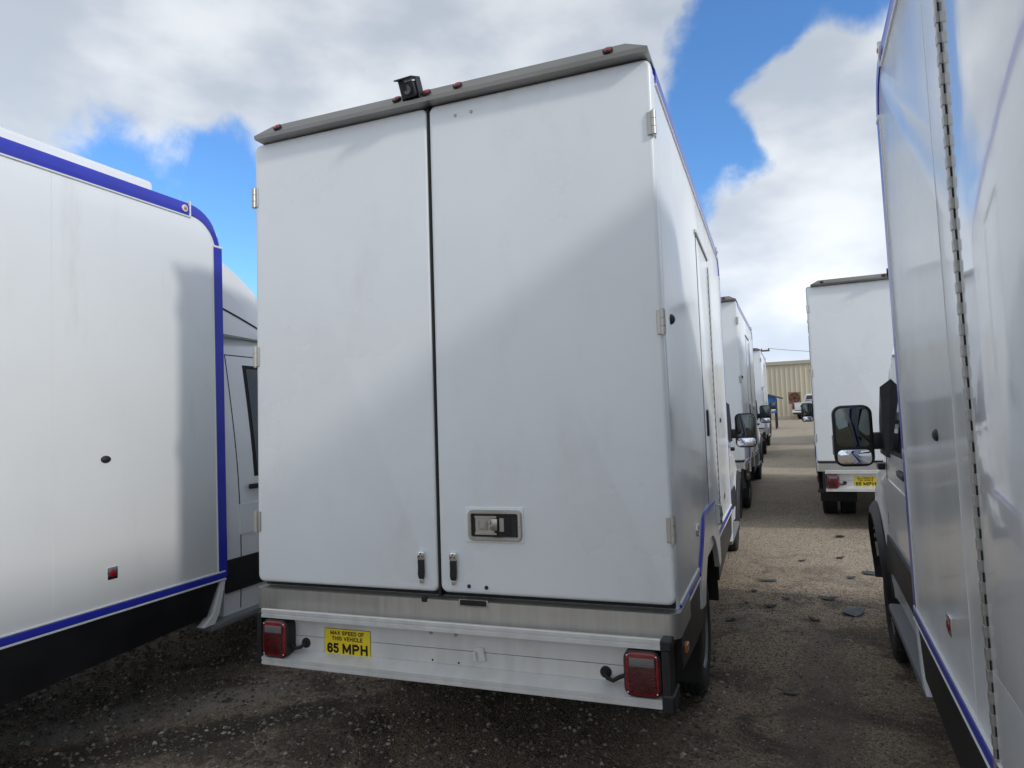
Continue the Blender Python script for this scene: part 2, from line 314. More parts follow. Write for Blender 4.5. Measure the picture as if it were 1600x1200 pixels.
# ------------------------------------------------------------------ ground
def ground_material():
    m = bpy.data.materials.new('gravel_ground'); m.use_nodes = True; t = m.node_tree; b = t.nodes['Principled BSDF']
    b.inputs['Roughness'].default_value = .9; b.inputs['Specular IOR Level'].default_value = .25
    tc = t.nodes.new('ShaderNodeTexCoord'); O = tc.outputs['Object']
    def noise(sc, det=5, ro=.55, dist=0., vec=O):
        n = N(t, 'ShaderNodeTexNoise'); n.inputs['Scale'].default_value = sc; n.inputs['Detail'].default_value = det; n.inputs['Roughness'].default_value = ro; n.inputs['Distortion'].default_value = dist
        t.links.new(vec, n.inputs['Vector']); return n.outputs['Fac']
    def voro(sc):
        v = N(t, 'ShaderNodeTexVoronoi'); v.inputs['Scale'].default_value = sc; t.links.new(O, v.inputs['Vector']); return v
    v1 = voro(85); v2 = voro(210)
    bw1 = N(t, 'ShaderNodeSeparateXYZ'); t.links.new(v1.outputs['Color'], bw1.inputs[0])
    bw2 = N(t, 'ShaderNodeSeparateXYZ'); t.links.new(v2.outputs['Color'], bw2.inputs[0])
    c1 = mixc(t, bw1.outputs['X'], (.15, .122, .092), (.72, .60, .45))
    c2 = mixc(t, bw2.outputs['Y'], (.13, .106, .082), (.64, .53, .40))
    c = mixc(t, .5, c1, c2)
    # scattered pale pebbles
    c = mixc(t, maprange(t, bw1.outputs['Z'], .955, .97), c, (.55, .52, .47))
    # dark stains near the front; sunlit aisle's brightness over shaded foreground put into the colour
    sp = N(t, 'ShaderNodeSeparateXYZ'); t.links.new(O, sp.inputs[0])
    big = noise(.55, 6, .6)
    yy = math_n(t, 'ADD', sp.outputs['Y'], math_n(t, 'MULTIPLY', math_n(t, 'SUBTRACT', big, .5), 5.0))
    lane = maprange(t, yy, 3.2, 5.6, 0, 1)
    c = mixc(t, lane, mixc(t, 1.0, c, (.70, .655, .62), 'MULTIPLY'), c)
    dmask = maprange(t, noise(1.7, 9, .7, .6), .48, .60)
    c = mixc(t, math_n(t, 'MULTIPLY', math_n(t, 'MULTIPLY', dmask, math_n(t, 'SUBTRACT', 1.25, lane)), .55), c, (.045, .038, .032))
    # smooth compacted silt patches
    sm = maprange(t, noise(1.1, 7, .55, .9), .60, .70)
    c = mixc(t, math_n(t, 'MULTIPLY', sm, .7), c, (.27, .235, .20))
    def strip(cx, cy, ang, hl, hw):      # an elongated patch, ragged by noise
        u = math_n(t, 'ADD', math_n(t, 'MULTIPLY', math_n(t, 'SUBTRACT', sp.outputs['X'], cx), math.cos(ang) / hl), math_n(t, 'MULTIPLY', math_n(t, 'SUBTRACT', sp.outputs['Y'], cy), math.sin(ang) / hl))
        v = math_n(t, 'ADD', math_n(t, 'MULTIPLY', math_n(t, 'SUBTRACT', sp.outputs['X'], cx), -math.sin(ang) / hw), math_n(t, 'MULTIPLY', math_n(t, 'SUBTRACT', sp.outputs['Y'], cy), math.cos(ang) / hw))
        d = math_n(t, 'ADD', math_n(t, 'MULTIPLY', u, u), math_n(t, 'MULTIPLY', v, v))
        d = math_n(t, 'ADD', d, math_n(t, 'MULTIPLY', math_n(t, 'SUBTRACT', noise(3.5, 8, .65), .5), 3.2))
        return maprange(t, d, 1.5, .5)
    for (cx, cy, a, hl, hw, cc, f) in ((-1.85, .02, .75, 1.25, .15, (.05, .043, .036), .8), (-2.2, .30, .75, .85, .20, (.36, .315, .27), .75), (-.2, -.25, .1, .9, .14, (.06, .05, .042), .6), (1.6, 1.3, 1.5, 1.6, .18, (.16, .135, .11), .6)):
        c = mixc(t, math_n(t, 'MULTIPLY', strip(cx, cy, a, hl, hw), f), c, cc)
    t.links.new(c, b.inputs['Base Color'])
    h = math_n(t, 'ADD', math_n(t, 'MULTIPLY', v1.outputs['Distance'], -.5), math_n(t, 'MULTIPLY', noise(130, 4), .8))
    bp = N(t, 'ShaderNodeBump'); bp.inputs['Distance'].default_value = .012; bp.inputs['Strength'].default_value = .9
    t.links.new(h, bp.inputs['Height']); t.links.new(bp.outputs[0], b.inputs['Normal'])
    MAT['gravel_ground'] = m
ground_material()
def mkground():
    g = G(); n = 120; xs = np.linspace(-6, 8, n); ys = np.linspace(-6, 16, n)
    rs = np.random.RandomState(3); ph = rs.rand(14, 4)
    def hgt(x, y):
        s = 0
        for k in range(14):
            fr = .6 + 3.6 * k / 14; a = ph[k, 0] * 6.28
            s += math.sin(fr * (x * math.cos(a) + y * math.sin(a)) * 2 + ph[k, 1] * 6.28) / (1 + fr) 
        return s * .006
    vs = []
    for j in range(n):
        for i in range(n):
            e = min(1, min(i, n - 1 - i, j, n - 1 - j) / 8.)
            vs.append((xs[i], ys[j], hgt(xs[i], ys[j]) * e))
    fs = [(j * n + i, j * n + i + 1, (j + 1) * n + i + 1, (j + 1) * n + i) for j in range(n - 1) for i in range(n - 1)]
    g.add(vs, fs)
    # skirt out to the horizon, sharing the border heights (0)
    X0, X1, Y0, Y1, B = -6, 8, -6, 16, 1500
    q = [(X0, Y0), (X1, Y0), (X1, Y1), (X0, Y1)]; Q = [(-B, -B), (B, -B), (B, B), (-B, B)]
    g.add([(*p, 0) for p in q] + [(*p, 0) for p in Q], [(0, 1, 5, 4), (1, 2, 6, 5), (2, 3, 7, 6), (3, 0, 4, 7)])
    me = bpy.data.meshes.new('ground'); me.from_pydata(g.v, [], g.f); me.shade_smooth(); me.materials.append(MAT['gravel_ground'])
    o = link('ground', me); o['kind'] = 'structure'; o['label'] = 'brown gravel and packed dirt of the parking lot'
    return hgt
hgt = mkground()
# loose stones lying on it
def mkstones():
    m = bpy.data.materials.new('stone'); m.use_nodes = True; t = m.node_tree; b = t.nodes['Principled BSDF']; b.inputs['Roughness'].default_value = .85
    ge = t.nodes.new('ShaderNodeNewGeometry'); r = N(t, 'ShaderNodeValToRGB')
    t.links.new(ge.outputs['Random Per Island'], r.inputs[0]); e = r.color_ramp.elements
    e[0].color = (.07, .058, .047, 1); e[1].position = 1; e[1].color = (.48, .45, .40, 1)
    x = e.new(.55); x.color = (.17, .14, .11, 1); x = e.new(.85); x.color = (.27, .235, .19, 1)
    t.links.new(r.outputs[0], b.inputs['Base Color'])
    rs = np.random.RandomState(11); V = []; F = []
    base = np.array([(1, 0, 0), (0, 1, 0), (-1, 0, 0), (0, -1, 0), (0, 0, 1), (0, 0, -1)], float)
    faces = [(0, 1, 4), (1, 2, 4), (2, 3, 4), (3, 0, 4), (1, 0, 5), (2, 1, 5), (3, 2, 5), (0, 3, 5)]
    def scat(n, x0, x1, y0, y1, s0, s1):
        for _ in range(n):
            x = rs.uniform(x0, x1); y = rs.uniform(y0, y1); s = s0 + (s1 - s0) * rs.rand() ** 3.2
            p = base * s * (1 + rs.uniform(-.35, .35, (6, 1))) * np.array([1, rs.uniform(.6, 1), rs.uniform(.4, .75)])
            a = rs.uniform(0, 6.28); ca, sa = math.cos(a), math.sin(a)
            p = np.stack([p[:, 0] * ca - p[:, 1] * sa + x, p[:, 0] * sa + p[:, 1] * ca + y, p[:, 2] + hgt(x, y) + s * .2], 1)
            o = len(V); V.extend(map(tuple, p)); F.extend([(a_ + o, b_ + o, c_ + o) for a_, b_, c_ in faces])
    scat(30000, -3.6, 1.1, -1.2, 2.2, .003, .020)
    scat(20000, .9, 2.4, 0.2, 4.0, .003, .009)
    scat(9000, .9, 2.5, 4.0, 9.5, .003, .008)
    me = bpy.data.meshes.new('gravel_stones'); me.from_pydata(V, [], F); me.materials.append(m)
    o = link('gravel_stones', me); o['kind'] = 'stuff'; o['label'] = 'loose pale and brown stones on the gravel lot'; o['category'] = 'gravel'
mkstones()

# ------------------------------------------------------------------ the box truck
H = 1.045; L = 3.727; RT = .365
ZB = .856; ZT = 3.205
WR, WF = 1.50, 5.52                       # axle positions along the truck
AZR, AZF = .44, .56                      # arch centres
def box_outline():
    p = [(.075, ZB - .01), (L, ZB - .01)]
    c = .22                                # rounded front top
    for k in range(7):
        a = R(90 * k / 6); p.append((L - c + c * math.cos(a), ZT - .03 - c + c * math.sin(a)))
    p.append((.075, ZT - .03)); return p
def cab_w(y, z):
    """half width of the cab body at station y and height z"""
    w = 1.0 - .018 * ((z - 1.05) / .5) ** 2 if z < 1.5 else .985 - .125 * ((z - 1.5) / 1.0) ** 1.25
    if y > 5.75: w *= 1 - .22 * ((y - 5.75) / .82) ** 2.2
    if y > 5.0 and z > 1.1: w -= .05 * min(1, (y - 5.0) / .6) * min(1, (z - 1.1) / .3)
    d = math.hypot(y - WF, z - AZF)
    if d < .60: w += .03 * min(1, max(0, (.60 - d) / .12))
    return w
def cab_top(y):
    pts = [(3.76, 2.46), (4.2, 2.48), (4.55, 2.44), (4.75, 2.33), (5.1, 1.98), (5.45, 1.60), (5.66, 1.40), (5.9, 1.33), (6.2, 1.24), (6.45, 1.08), (6.56, .90)]
    for (a, u), (b, w) in zip(pts, pts[1:]):
        if y <= b: return u + (w - u) * (y - a) / (b - a)
    return pts[-1][1]
def cab_bot(y):
    z = .60 if y < 6.1 else .52
    d = abs(y - WF)
    if d < .45: z = max(z, AZF + math.sqrt(.45 ** 2 - d * d))
    return z
def cab_body():
    g = G(); st = [3.76, 3.9, 4.1, 4.3, 4.5, 4.65, 4.8, 4.95] + [WF - .452 + .904 * k / 20 for k in range(21)] + [6.02, 6.1, 6.2, 6.3, 6.38, 6.45, 6.51, 6.56]
    rg = []
    for y in st:
        b, t = cab_bot(y), cab_top(y); zs = t - .10; ring = []
        n = 14; side = [(cab_w(y, b + (zs - b) * k / n), b + (zs - b) * k / n) for k in range(n + 1)]
        w = side[-1][0]
        side += [(w - .03, zs + .05), (w - .09, zs + .085), (w * .6, t), (w * .3, t + .008)]
        ring = [(x, y, z) for x, z in side] + [(-x, y, z) for x, z in side[::-1]]
        rg.append(ring)
    g.rings(rg); return g
def patch(y0, y1, zlo, zhi, off, side=1, ny=14, nz=6, thick=.0):
    """a sheet of the cab side between zlo(y) and zhi(y), lying off metres proud of the body"""
    g = G(); n = nz + 1; rows = []
    for layer in (off, -.03):
        for i in range(ny + 1):
            y = y0 + (y1 - y0) * i / ny; a, b = zlo(y), zhi(y)
            rows.append([(side * (cab_w(y, a + (b - a) * k / nz) + layer), y, a + (b - a) * k / nz) for k in range(n)])
    rg = [rows[i] + rows[ny + 1 + i][::-1] for i in range(ny + 1)]
    g.rings(rg); return g
def wheel_mesh_tyre(w):
    g = G(); r = RT; h = w / 2; p = [(-h * .75, r * .58), (-h * .95, r * .66), (-h, r * .80), (-h * .93, r * .92), (-h * .80, r * .985)]
    for a in (-.52, -.18, .18, .52):
        p += [(h * (a - .05), r), (h * (a - .045), r - .009), (h * (a + .045), r - .009), (h * (a + .05), r)]
    p += [(h * .80, r * .985), (h * .93, r * .92), (h, r * .80), (h * .95, r * .66), (h * .75, r * .58)]
    g.lathe(p, (0, 0, 0), 'x', 48)
    # shoulder tread blocks
    for k in range(36):
        t = 2 * math.pi * k / 36; c, s = math.cos(t), math.sin(t)
        for sg in (-1, 1):
            vs = []
            for rr_, hw in ((r * .93, .013), (r * 1.004, .011)):
                for a in (h * .66 * sg, h * .96 * sg if rr_ < r else h * .84 * sg):
                    for d in (-hw, hw): vs.append((a, rr_ * c - d * s, rr_ * s + d * c))
            g.add(vs, [(0, 1, 3, 2), (4, 6, 7, 5), (0, 4, 5, 1), (2, 3, 7, 6), (0, 2, 6, 4), (1, 5, 7, 3)])
    return g
def rim_mesh(dish):
    g = G(); r = RT * .60
    g.lathe([(-.09, r * .9), (.085, r * .97), (.09, r), (.07, r * .93), (.02, r * .8), (dish, r * .55), (dish + .02, r * .35), (dish + .05, r * .30), (dish + .06, r * .1)], (0, 0, 0), 'x', 32)
    for k in range(6):
        t = 2 * math.pi * k / 6; g.lathe([(dish, .012), (dish + .03, .012), (dish + .035, .006)], (0, r * .45 * math.cos(t), r * .45 * math.sin(t)), 'x', 6)
    return g

def make_truck(label, loc, yaw, tau, roll=0., detail='far', sides=(-1, 1), doors=(-1, 1), group='white box trucks parked in two rows'):
    """detail: 'near' (every fitting as its own part) or 'far'"""
    near = detail == 'near'
    T = thing('box_truck', label, 'truck', loc, (-tau, roll, yaw), group, 'YXZ')
    P = lambda name, g, m, key=None, parent=None, **k: part(name, parent or T, g, m, key, **k)
    # --- body of the box
    def f():
        g = G(); o = box_outline(); c = .02
        rg = []
        for x, ins in ((-H, c), (-H + c * .3, c * .3), (-H + c, 0), (H - c, 0), (H - c * .3, c * .3), (H, c)):
            cy, cz = L / 2, 2.0
            rg.append([(x, min(max(y, .075 + ins), L - ins) if ins else y, min(max(z, ZB - .01 + ins), ZT - .03 - ins) if ins else z) for y, z in o])
        return g.rings(rg)
    P('cargo_box', f, 'white_side_panel', 'cargo_box')
    P('rear_gasket', lambda: G().box(-H + .012, H - .012, .052, .078, .895, ZT - .015), 'rubber', 'rear_gasket')
    P('roof_panel', lambda: G().box(-.82, .82, 1.1, 3.42, ZT - .04, 3.365, .03, 3), 'white_paint', 'roof_panel')
    # --- rear doors
    def door(x0, x1, key):
        g = G(); slab(g, x0, x1, .9185, ZT - .012, .053, 0., .035, .017, m=5); return g
    dl = P('rear_door', lambda: door(-H, -.017, 'l'), 'white_fibreglass', 'rear_door_l', label='left rear door of the box')
    dr = P('rear_door', lambda: door(-.007, H, 'r'), 'white_fibreglass', 'rear_door_r', label='right rear door of the box with recessed latch')
    P('door_seal', lambda: G().box(-.017, -.007, .003, .05, .9, ZT - .02), 'rubber', 'door_seal', parent=dl)
    def hinge():
        g = G()
        g.box(-.026, .0, -.006, .004, -.05, .05, .002)
        g.box(-.001, .003, .006, .045, -.05, .05)
        for a, b in ((-.05, -.018), (-.016, .016), (.018, .05)): g.tube([(0, -.004, a), (0, -.004, b)], .0115, 12)
        g.tube([(0, -.004, -.056), (0, -.004, .056)], .006, 8)
        return g
    for z in (1.22, 2.065, 2.907):
        P('hinge', hinge, 'steel', 'rear_hinge', parent=dr, loc=(H + .002, 0, z))
        P('hinge', hinge, 'steel', 'rear_hinge', parent=dl, loc=(-H - .002, 0, z), rot=(0, math.pi, 0))
    # straps, bolts
    def strapclip():
        g = G(); slab(g, -.018, .018, -.026, .014, 0, -.016, .010, .004); return g
    def strap():
        g = G(); rg = []
        for z, w, y in ((-.015, .014, -.012), (-.03, .0155, -.015), (-.06, .0155, -.014), (-.09, .016, -.016), (-.108, .013, -.015), (-.112, .008, -.013)):
            rg.append([(-w, y, z), (w, y, z), (w, y + .006, z), (-w, y + .006, z)])
        return g.rings(rg)
    def tip():
        g = G(); slab(g, -.009, .009, -.132, -.111, -.008, -.013, .006, .001); return g
    for pr, x in ((dl, -.097), (dr, .066)):
        c = P('strap_clip', strapclip, 'chrome', 'strap_clip', parent=pr, loc=(x, 0, 1.088))
        if near:
            P('strap', strap, 'black_strap', 'strap', parent=pr, loc=(x, 0, 1.088)); P('strap_tip', tip, 'chrome', 'strap_tip', parent=pr, loc=(x, 0, 1.088))
            for dx, dz in ((-.008, -.009), (.008, -.009), (0, .003)): P('screw', lambda: G().dome((0, 0, 0), 'y', .004, -.003, 8), 'black_print', 'strap_screw', parent=pr, loc=(x + dx, -.0165, 1.088 + dz))
        else: P('strap', strap, 'black_strap', 'strap', parent=pr, loc=(x, 0, 1.088))
    if near:
        for x, z in ((.137, .953), (.221, .951)):
            P('bolt', lambda: G().lathe([(0, .009), (-.003, .009), (-.004, .006), (-.009, .006), (-.010, .003)], (0, 0, 0), 'y', 10), 'black_plastic', 'door_bolt', parent=dr, loc=(x, 0, z))
        for x, z in ((.134, 3.142), (.216, 3.144)):
            P('bolt', lambda: G().dome((0, 0, 0), 'y', .008, -.006, 10), 'steel', 'door_bolt_top', parent=dr, loc=(x, 0, z - .02))
    # latch
    lx0, lx1, lz0, lz1 = .145, .401, 1.158, 1.293
    P('latch_surround', lambda: slab(G(), .127, .409, 1.147, 1.305, .002, -.004, .006, .003), 'white_fibreglass', 'latch_surround', parent=dr)
    P('latch_recess', lambda: slab(G(), lx0 + .01, lx1 - .01, lz0 + .01, lz1 - .01, .0, -.0055, .014, .001), 'dark_metal', 'latch_recess', parent=dr)
    def ring():
        g = G(); w = .018
        rg = []
        for ins, y in ((0, -.004), (0, -.013), (.003, -.017), (w - .003, -.017), (w, -.013), (w, -.004)):
            rg.append([(u, y, v) for u, v in rr(lx0, lx1, lz0, lz1, .024, 6, ins)])
        return g.rings(rg, False, False)
    P('latch_frame', ring, 'steel', 'latch_frame', parent=dr)
    if near:
        def mech():
            g = G(); a = lx0
            g.box(a + .034, a + .128, -.010, -.005, lz0 + .024, lz1 - .024, .002)
            g.box(a + .034, a + .14, -.015, -.008, lz1 - .036, lz1 - .026, .001); g.box(a + .034, a + .14, -.015, -.008, lz0 + .026, lz0 + .036, .001)
            g.box(a + .050, a + .095, -.013, -.008, lz0 + .047, lz0 + .088, .003); g.box(a + .056, a + .089, -.0155, -.012, lz0 + .054, lz0 + .081, .002)
            g.box(a + .1, a + .11, -.016, -.008, lz0 + .05, lz0 + .062, .001); g.box(a + .1, a + .11, -.016, -.008, lz0 + .072, lz0 + .084, .001)
            return g
        P('latch_mechanism', mech, 'steel', 'latch_mech', parent=dr)
        P('latch_paddle', lambda: G().box(lx0 + .118, lx0 + .145, -.021, -.008, lz0 + .045, lz0 + .098, .003, 2).box(lx0 + .15, lx0 + .172, -.009, -.005, lz0 + .04, lz0 + .10, .001), 'steel', 'latch_paddle', parent=dr)
        P('latch_paddle_grip', lambda: slab(G(), lx0 + .148, lx0 + .205, lz0 + .025, lz1 - .025, -.004, -.0075, .012, .001), 'rubber', 'latch_grip', parent=dr)
        for x, z in ((lx0 + .065, lz0 + .009), (lx0 + .185, lz0 + .009), (lx0 + .065, lz1 - .009), (lx0 + .185, lz1 - .009), (lx0 + .009, (lz0 + lz1) / 2), (lx1 - .009, (lz0 + lz1) / 2)):
            P('rivet', lambda: G().dome((0, 0, 0), 'y', .0042, -.003, 8), 'steel', 'rivet', parent=dr, loc=(x, -.0165, z))
    # --- cap along the top of the rear
    def cap():
        g = G(); xl0, xr0, xl1, xr1 = -.995, 1.045, -.90, .948
        A = [(xl0, -.055, 3.194), (xr0, -.055, 3.194), (xr0, -.060, 3.212), (xr1, -.022, 3.264), (xl1, -.022, 3.264), (xl0, -.060, 3.212)]
        B = [(xl0, .3, 3.194), (xr0, .3, 3.194), (xr0, .3, 3.205), (xr1, .3, 3.268), (xl1, .3, 3.268), (xl0, .3, 3.205)]
        n = 6; g.add(A + B, [(0, 1, 2, 5), (5, 2, 3, 4), (0, 6, 7, 1), (1, 7, 8, 2), (2, 8, 9, 3), (3, 9, 10, 4), (4, 10, 11, 5), (5, 11, 6, 0), (6, 11, 8, 7), (11, 10, 9, 8)]); return g
    P('roof_cap', cap, 'dark_steel', 'roof_cap', smooth=False)
    for x in (-.857, -.151, .008, .17, .876):
        c = P('marker_light', lambda: G().lathe([(0, .023), (-.006, .022), (-.006, .017)], (0, 0, 0), 'y', 14), 'rubber', 'marker_ring', loc=(x, -.0435, 3.2385), rot=(R(-36), 0, 0))
        P('lens', lambda: G().dome((0, -.004, 0), 'y', .018, -.009, 14), 'red_lens', 'marker_lens', parent=c)
    # rear camera
    vc = P('rear_camera', lambda: slab(G(), -.038, .038, -.040, .030, .04, -.03, .012, .005), 'black_plastic', 'rear_cam', loc=(-.066, -.07, 3.262), rot=(R(24), R(-3), R(0)))
    P('camera_visor', lambda: G().box(-.048, .048, -.055, .045, .040, .046, .003), 'black_plastic', 'cam_visor', parent=vc)
    P('camera_lens', lambda: G().lathe([(0, .024), (-.010, .024), (-.010, .018), (-.006, .010), (-.005, .002)], (0, -.03, -.005), 'y', 18), 'dark_glass', 'cam_lens', parent=vc)
    P('camera_bracket', lambda: G().box(-.047, -.039, -.01, .045, -.05, .042, .002).box(.039, .047, -.01, .045, -.05, .042, .002).box(-.045, .045, .0, .07, -.062, -.046, .003), 'black_plastic', 'cam_bracket', parent=vc)
    # --- stainless strip under the doors
    def strip():
        g = G(); r = .05; rg = []
        for z in (.790, .888):
            p = [(H + .012, .35)]
            for k in range(7):
                a = R(90 * k / 6); p.append((H + .012 - r + r * math.cos(a), -.012 + r - r * math.sin(a)))
            p2 = p + [(-x, y) for x, y in p[::-1]]
            rg.append([(x, y, z) for x, y in p2])
        return g.rings(rg)
    P('rear_sill', strip, 'brushed_steel_strip', 'rear_sill')
    P('sill_slot', lambda: slab(G(), -.098, -.070, .874, .897, 0, -.0155, .006, .001), 'rubber', 'sill_slot')
    s2 = P('sill_slot', lambda: slab(G(), .090, .232, .866, .897, 0, -.0150, .006, .001), 'steel', 'sill_slot2')
    P('slot_opening', lambda: slab(G(), .097, .225, .872, .896, 0, -.0165, .003, .0005).box(.12, .165, -.018, -.016, .875, .893), 'rubber', 'slot_open', parent=s2)
    # --- rear bumper beam
    def rail():
        g = G(); prof = [(.0, .778), (-.058, .782), (-.062, .807), (-.075, .807), (-.078, .804), (-.078, .790), (-.074, .788), (-.074, .783), (-.078, .781), (-.078, .766), (-.066, .764), (-.060, .770), (.0, .768)]
        g.prism(prof, 'x', -.957, .987); return g
    P('bumper_rail', rail, 'aluminium', 'bumper_rail')
    P('bumper_plate', lambda: G().box(-.957, .987, -.020, .0, .6765, .785), 'aluminium', 'bumper_plate_a')
    P('bumper_plate', lambda: G().box(-.957, .987, -.0205, .0, .610, .674), 'aluminium', 'bumper_plate_b')
    P('bumper_ledge', lambda: G().prism([(0, .612), (-.02, .609), (-.070, .578), (-.078, .576), (-.078, .562), (-.074, .560), (-.074, .555), (-.078, .553), (-.078, .541), (-.07, .540), (.0, .555)], 'x', -.957, .987), 'aluminium', 'bumper_ledge')
    P('bumper_bracket', lambda: G().box(.987, 1.03, -.09, .06, .765, .805, .004).box(.990, 1.02, -.085, .05, .60, .765).box(.987, 1.035, -.095, .06, .53, .60, .006), 'black_plastic', 'bumper_br_r')
    P('bumper_bracket', lambda: G().box(-.985, -.957, -.08, .06, .56, .79, .004).box(-1.05, -.93, -.02, .10, .52, .556, .006), 'black_plastic', 'bumper_br_l')
    for x0, x1 in ((-.945, -.797), (.843, .984)):
        xc = (x0 + x1) / 2; w = .0715
        hs = P('tail_light', lambda: slab(G(), -.0745, .0745, -.090, .090, .075, .002, .036, .006), 'black_plastic', 'tail_housing', loc=(xc, -.088, .671))
        P('lens', lambda: slab(G(), -w + .003, w - .003, -.084, .084, .014, -.004, .032, .008), 'red_lens', 'tail_lens', parent=hs)
        P('inner_lens', lambda: slab(G(), -w + .017, w - .017, -.070, .066, 0, -.008, .008, .003), 'red_lens_inner', 'tail_inner', parent=hs)
        P('reverse_lens', lambda: slab(G(), -w + .022, w - .022, .030, .063, -.004, -.0105, .004, .002), 'clear_lens', 'tail_reverse', parent=hs)
        for a in (-1, 1):
            for b in (-1, 1): P('screw', lambda: G().dome((0, 0, 0), 'y', .0042, -.003, 8), 'chrome', 'tail_screw', parent=hs, loc=(a * (w - .014), -.0045, b * .071))
        sg = 1 if xc < 0 else -1
        px = -.733 if xc < 0 else .752
        pg = P('cable_grommet', lambda: G().lathe([(0, .024), (-.006, .024), (-.012, .018), (-.012, .012), (-.02, .011)], (0, 0, 0), 'y', 16), 'rubber', 'grommet', loc=(px, -.02, .644))
        P('cable', (lambda s=sg: G().tube([(0, -.015, 0), (-s * .012, -.03, -.014), (-s * .035, -.034, -.020), (-s * .065, -.03, -.004), (-s * .09, -.03, .006)], .0085, 8)), 'rubber', 'cable%d' % sg, parent=pg)
    # speed sticker
    sx, sz = (-.4975, .660)
    sg_ = P('speed_sign', lambda: slab(G(), -.1295, .1295, -.064, .064, 0, -.0012, .006, .0003), 'black_print', 'speed_back', loc=(sx, -.0205, sz))
    P('yellow_face', lambda: slab(G(), -.1275, .1275, -.062, .062, 0, -.0020, .005, .0003), 'yellow_vinyl', 'speed_face', parent=sg_)
    if near or detail == 'mid':
        for key, body, w, h, dx, dz, bold in (('txt_a', 'MAX SPEED OF', .187, .0195, .0, .044, .21), ('txt_b', 'THIS VEHICLE', .172, .0195, .0, .0185, .21), ('txt_c', '65', .066, .047, -.080, -.027, .23), ('txt_d', 'MPH', .140, .047, .043, -.027, .23)):
            o = link('lettering', text_mesh(key, body, w, h, bold), sg_, (dx, -.0024, dz))
    if near:
        P('hitch_plate', lambda: G().box(-.022, .022, -.012, .0, -.03, .03, .003).box(-.028, -.012, -.028, -.008, -.022, .018, .003), 'aluminium', 'hitch_plate', loc=(.193, -.0205, .667), rot=(0, R(-10), 0))
        for x, z in ((-.05, .742), (.075, .742)):
            P('plate_nut', lambda: G().lathe([(0, .009), (-.004, .009), (-.004, .005), (-.010, .004)], (0, 0, 0), 'y', 6), 'steel', 'plate_nut', loc=(x, -.0205, z))
        for x, z in ((-.045, .622), (.085, .620)):
            P('plate_hole', lambda: G().lathe([(0, .005), (-.0006, .005), (-.0006, .0005)], (0, 0, 0), 'y', 10), 'rubber', 'plate_hole', loc=(x, -.0205, z))
    # --- blue trim of the box
    for s in sides:
        sn = 'r' if s > 0 else 'l'
        def roof_rail():
            g = G(); prof = [(H + .004, 3.135), (H + .007, 3.15), (H + .006, 3.185), (H - .004, 3.208), (H - .03, 3.215), (H - .06, 3.215), (H - .06, 3.12), (H + .004, 3.13)]
            rg = [[(s * x, y, z) for x, z in prof] for y in (.10, 3.475)]; return g.rings(rg)
        P('roof_rail', roof_rail, 'blue_trim', 'roof_rail' + sn)
        P('rail_piping', lambda: G().box(*sorted((s * (H - .005), s * (H + .008))), .10, 3.475, 3.117, 3.127, .002), 'white_trim', 'rail_piping' + sn)
        def arc_rail(z_off, wid, x_off):
            g = G(); rg = []; c = .25; cz_ = .19
            for k in range(9):
                a = R(90 - 78 * k / 8); yc, zc = L - c + .01, 3.135 - cz_ + z_off
                inner = (yc + (c - wid) * math.cos(a), zc + cz_ * math.sin(a)); outer = (yc + c * math.cos(a), zc + (cz_ + .078) * math.sin(a))
                X = [H - .05, H + x_off - .004, H + x_off, H + x_off - .004]
                rg.append([(s * (H - .05), *inner), (s * (H + x_off), *inner), (s * (H + x_off + .002), (inner[0] + outer[0]) / 2, (inner[1] + outer[1]) / 2), (s * (H + x_off - .012), outer[0] - .006 * math.cos(a), outer[1] - .006 * math.sin(a)), (s * (H - .05), *outer)])
            return g.rings(rg)
        P('corner_rail', lambda: arc_rail(0, .055, .006), 'blue_trim', 'corner_rail' + sn)
        P('corner_joint', lambda: G().box(*sorted((s * (H - .04), s * (H + .013))), 3.468, 3.480, 3.118, 3.219, .003), 'white_trim', 'corner_joint' + sn)
        P('corner_joint', lambda: G().box(*sorted((s * (H - .04), s * (H + .009))), L - .07, L + .012, 2.975, 2.99, .003), 'white_trim', 'corner_joint2' + sn)
        P('front_post', lambda: G().box(*sorted((s * (H - .03), s * (H + .005))), L - .062, L + .008, .87, 2.975, .002), 'blue_trim', 'front_post' + sn)
        P('post_piping', lambda: G().box(*sorted((s * (H - .03), s * (H + .005))), L - .072, L - .064, .90, 2.98, .002), 'white_trim', 'post_piping' + sn)
        ml = P('side_marker', (lambda s=s: G().lathe([(0, .021), (s * .008, .021), (s * .010, .017)], (0, 0, 0), 'x', 16)), 'white_trim', 'side_marker' + sn, loc=(s * (H + .006), 3.43, 3.163))
        P('lens', (lambda s=s: G().dome((s * .008, 0, 0), 'x', .013, s * .008, 12)), 'amber_lens', 'side_marker_lens' + sn, parent=ml)
        # bottom trim: blue with white lines, broken by the wheel arch
        for (a, b, k) in ((.10, .83, 'a'), (2.12, L - .01, 'b')):
            P('bottom_trim', (lambda a=a, b=b: G().box(*sorted((s * (H - .02), s * (H + .010))), a, b, ZB + .006, ZB + .042, .002)), 'blue_trim', 'bottom_trim' + sn + k)
            P('trim_piping', (lambda a=a, b=b: G().box(*sorted((s * (H - .02), s * (H + .012))), a, b, ZB - .006, ZB + .004, .002).box(*sorted((s * (H - .02), s * (H + .008))), a, b, ZB + .044, ZB + .052, .002)), 'white_trim', 'trim_piping' + sn + k)
        # skirt below
        P('skirt', (lambda: G().prism([(.10, .64), (.10, ZB - .008), (.86, ZB - .008), (.965, .72), (.965, .60), (.60, .60)], 'x', *sorted((s * (H - .02), s * (H + .002))))), 'black_skirt', 'skirt_a' + sn)
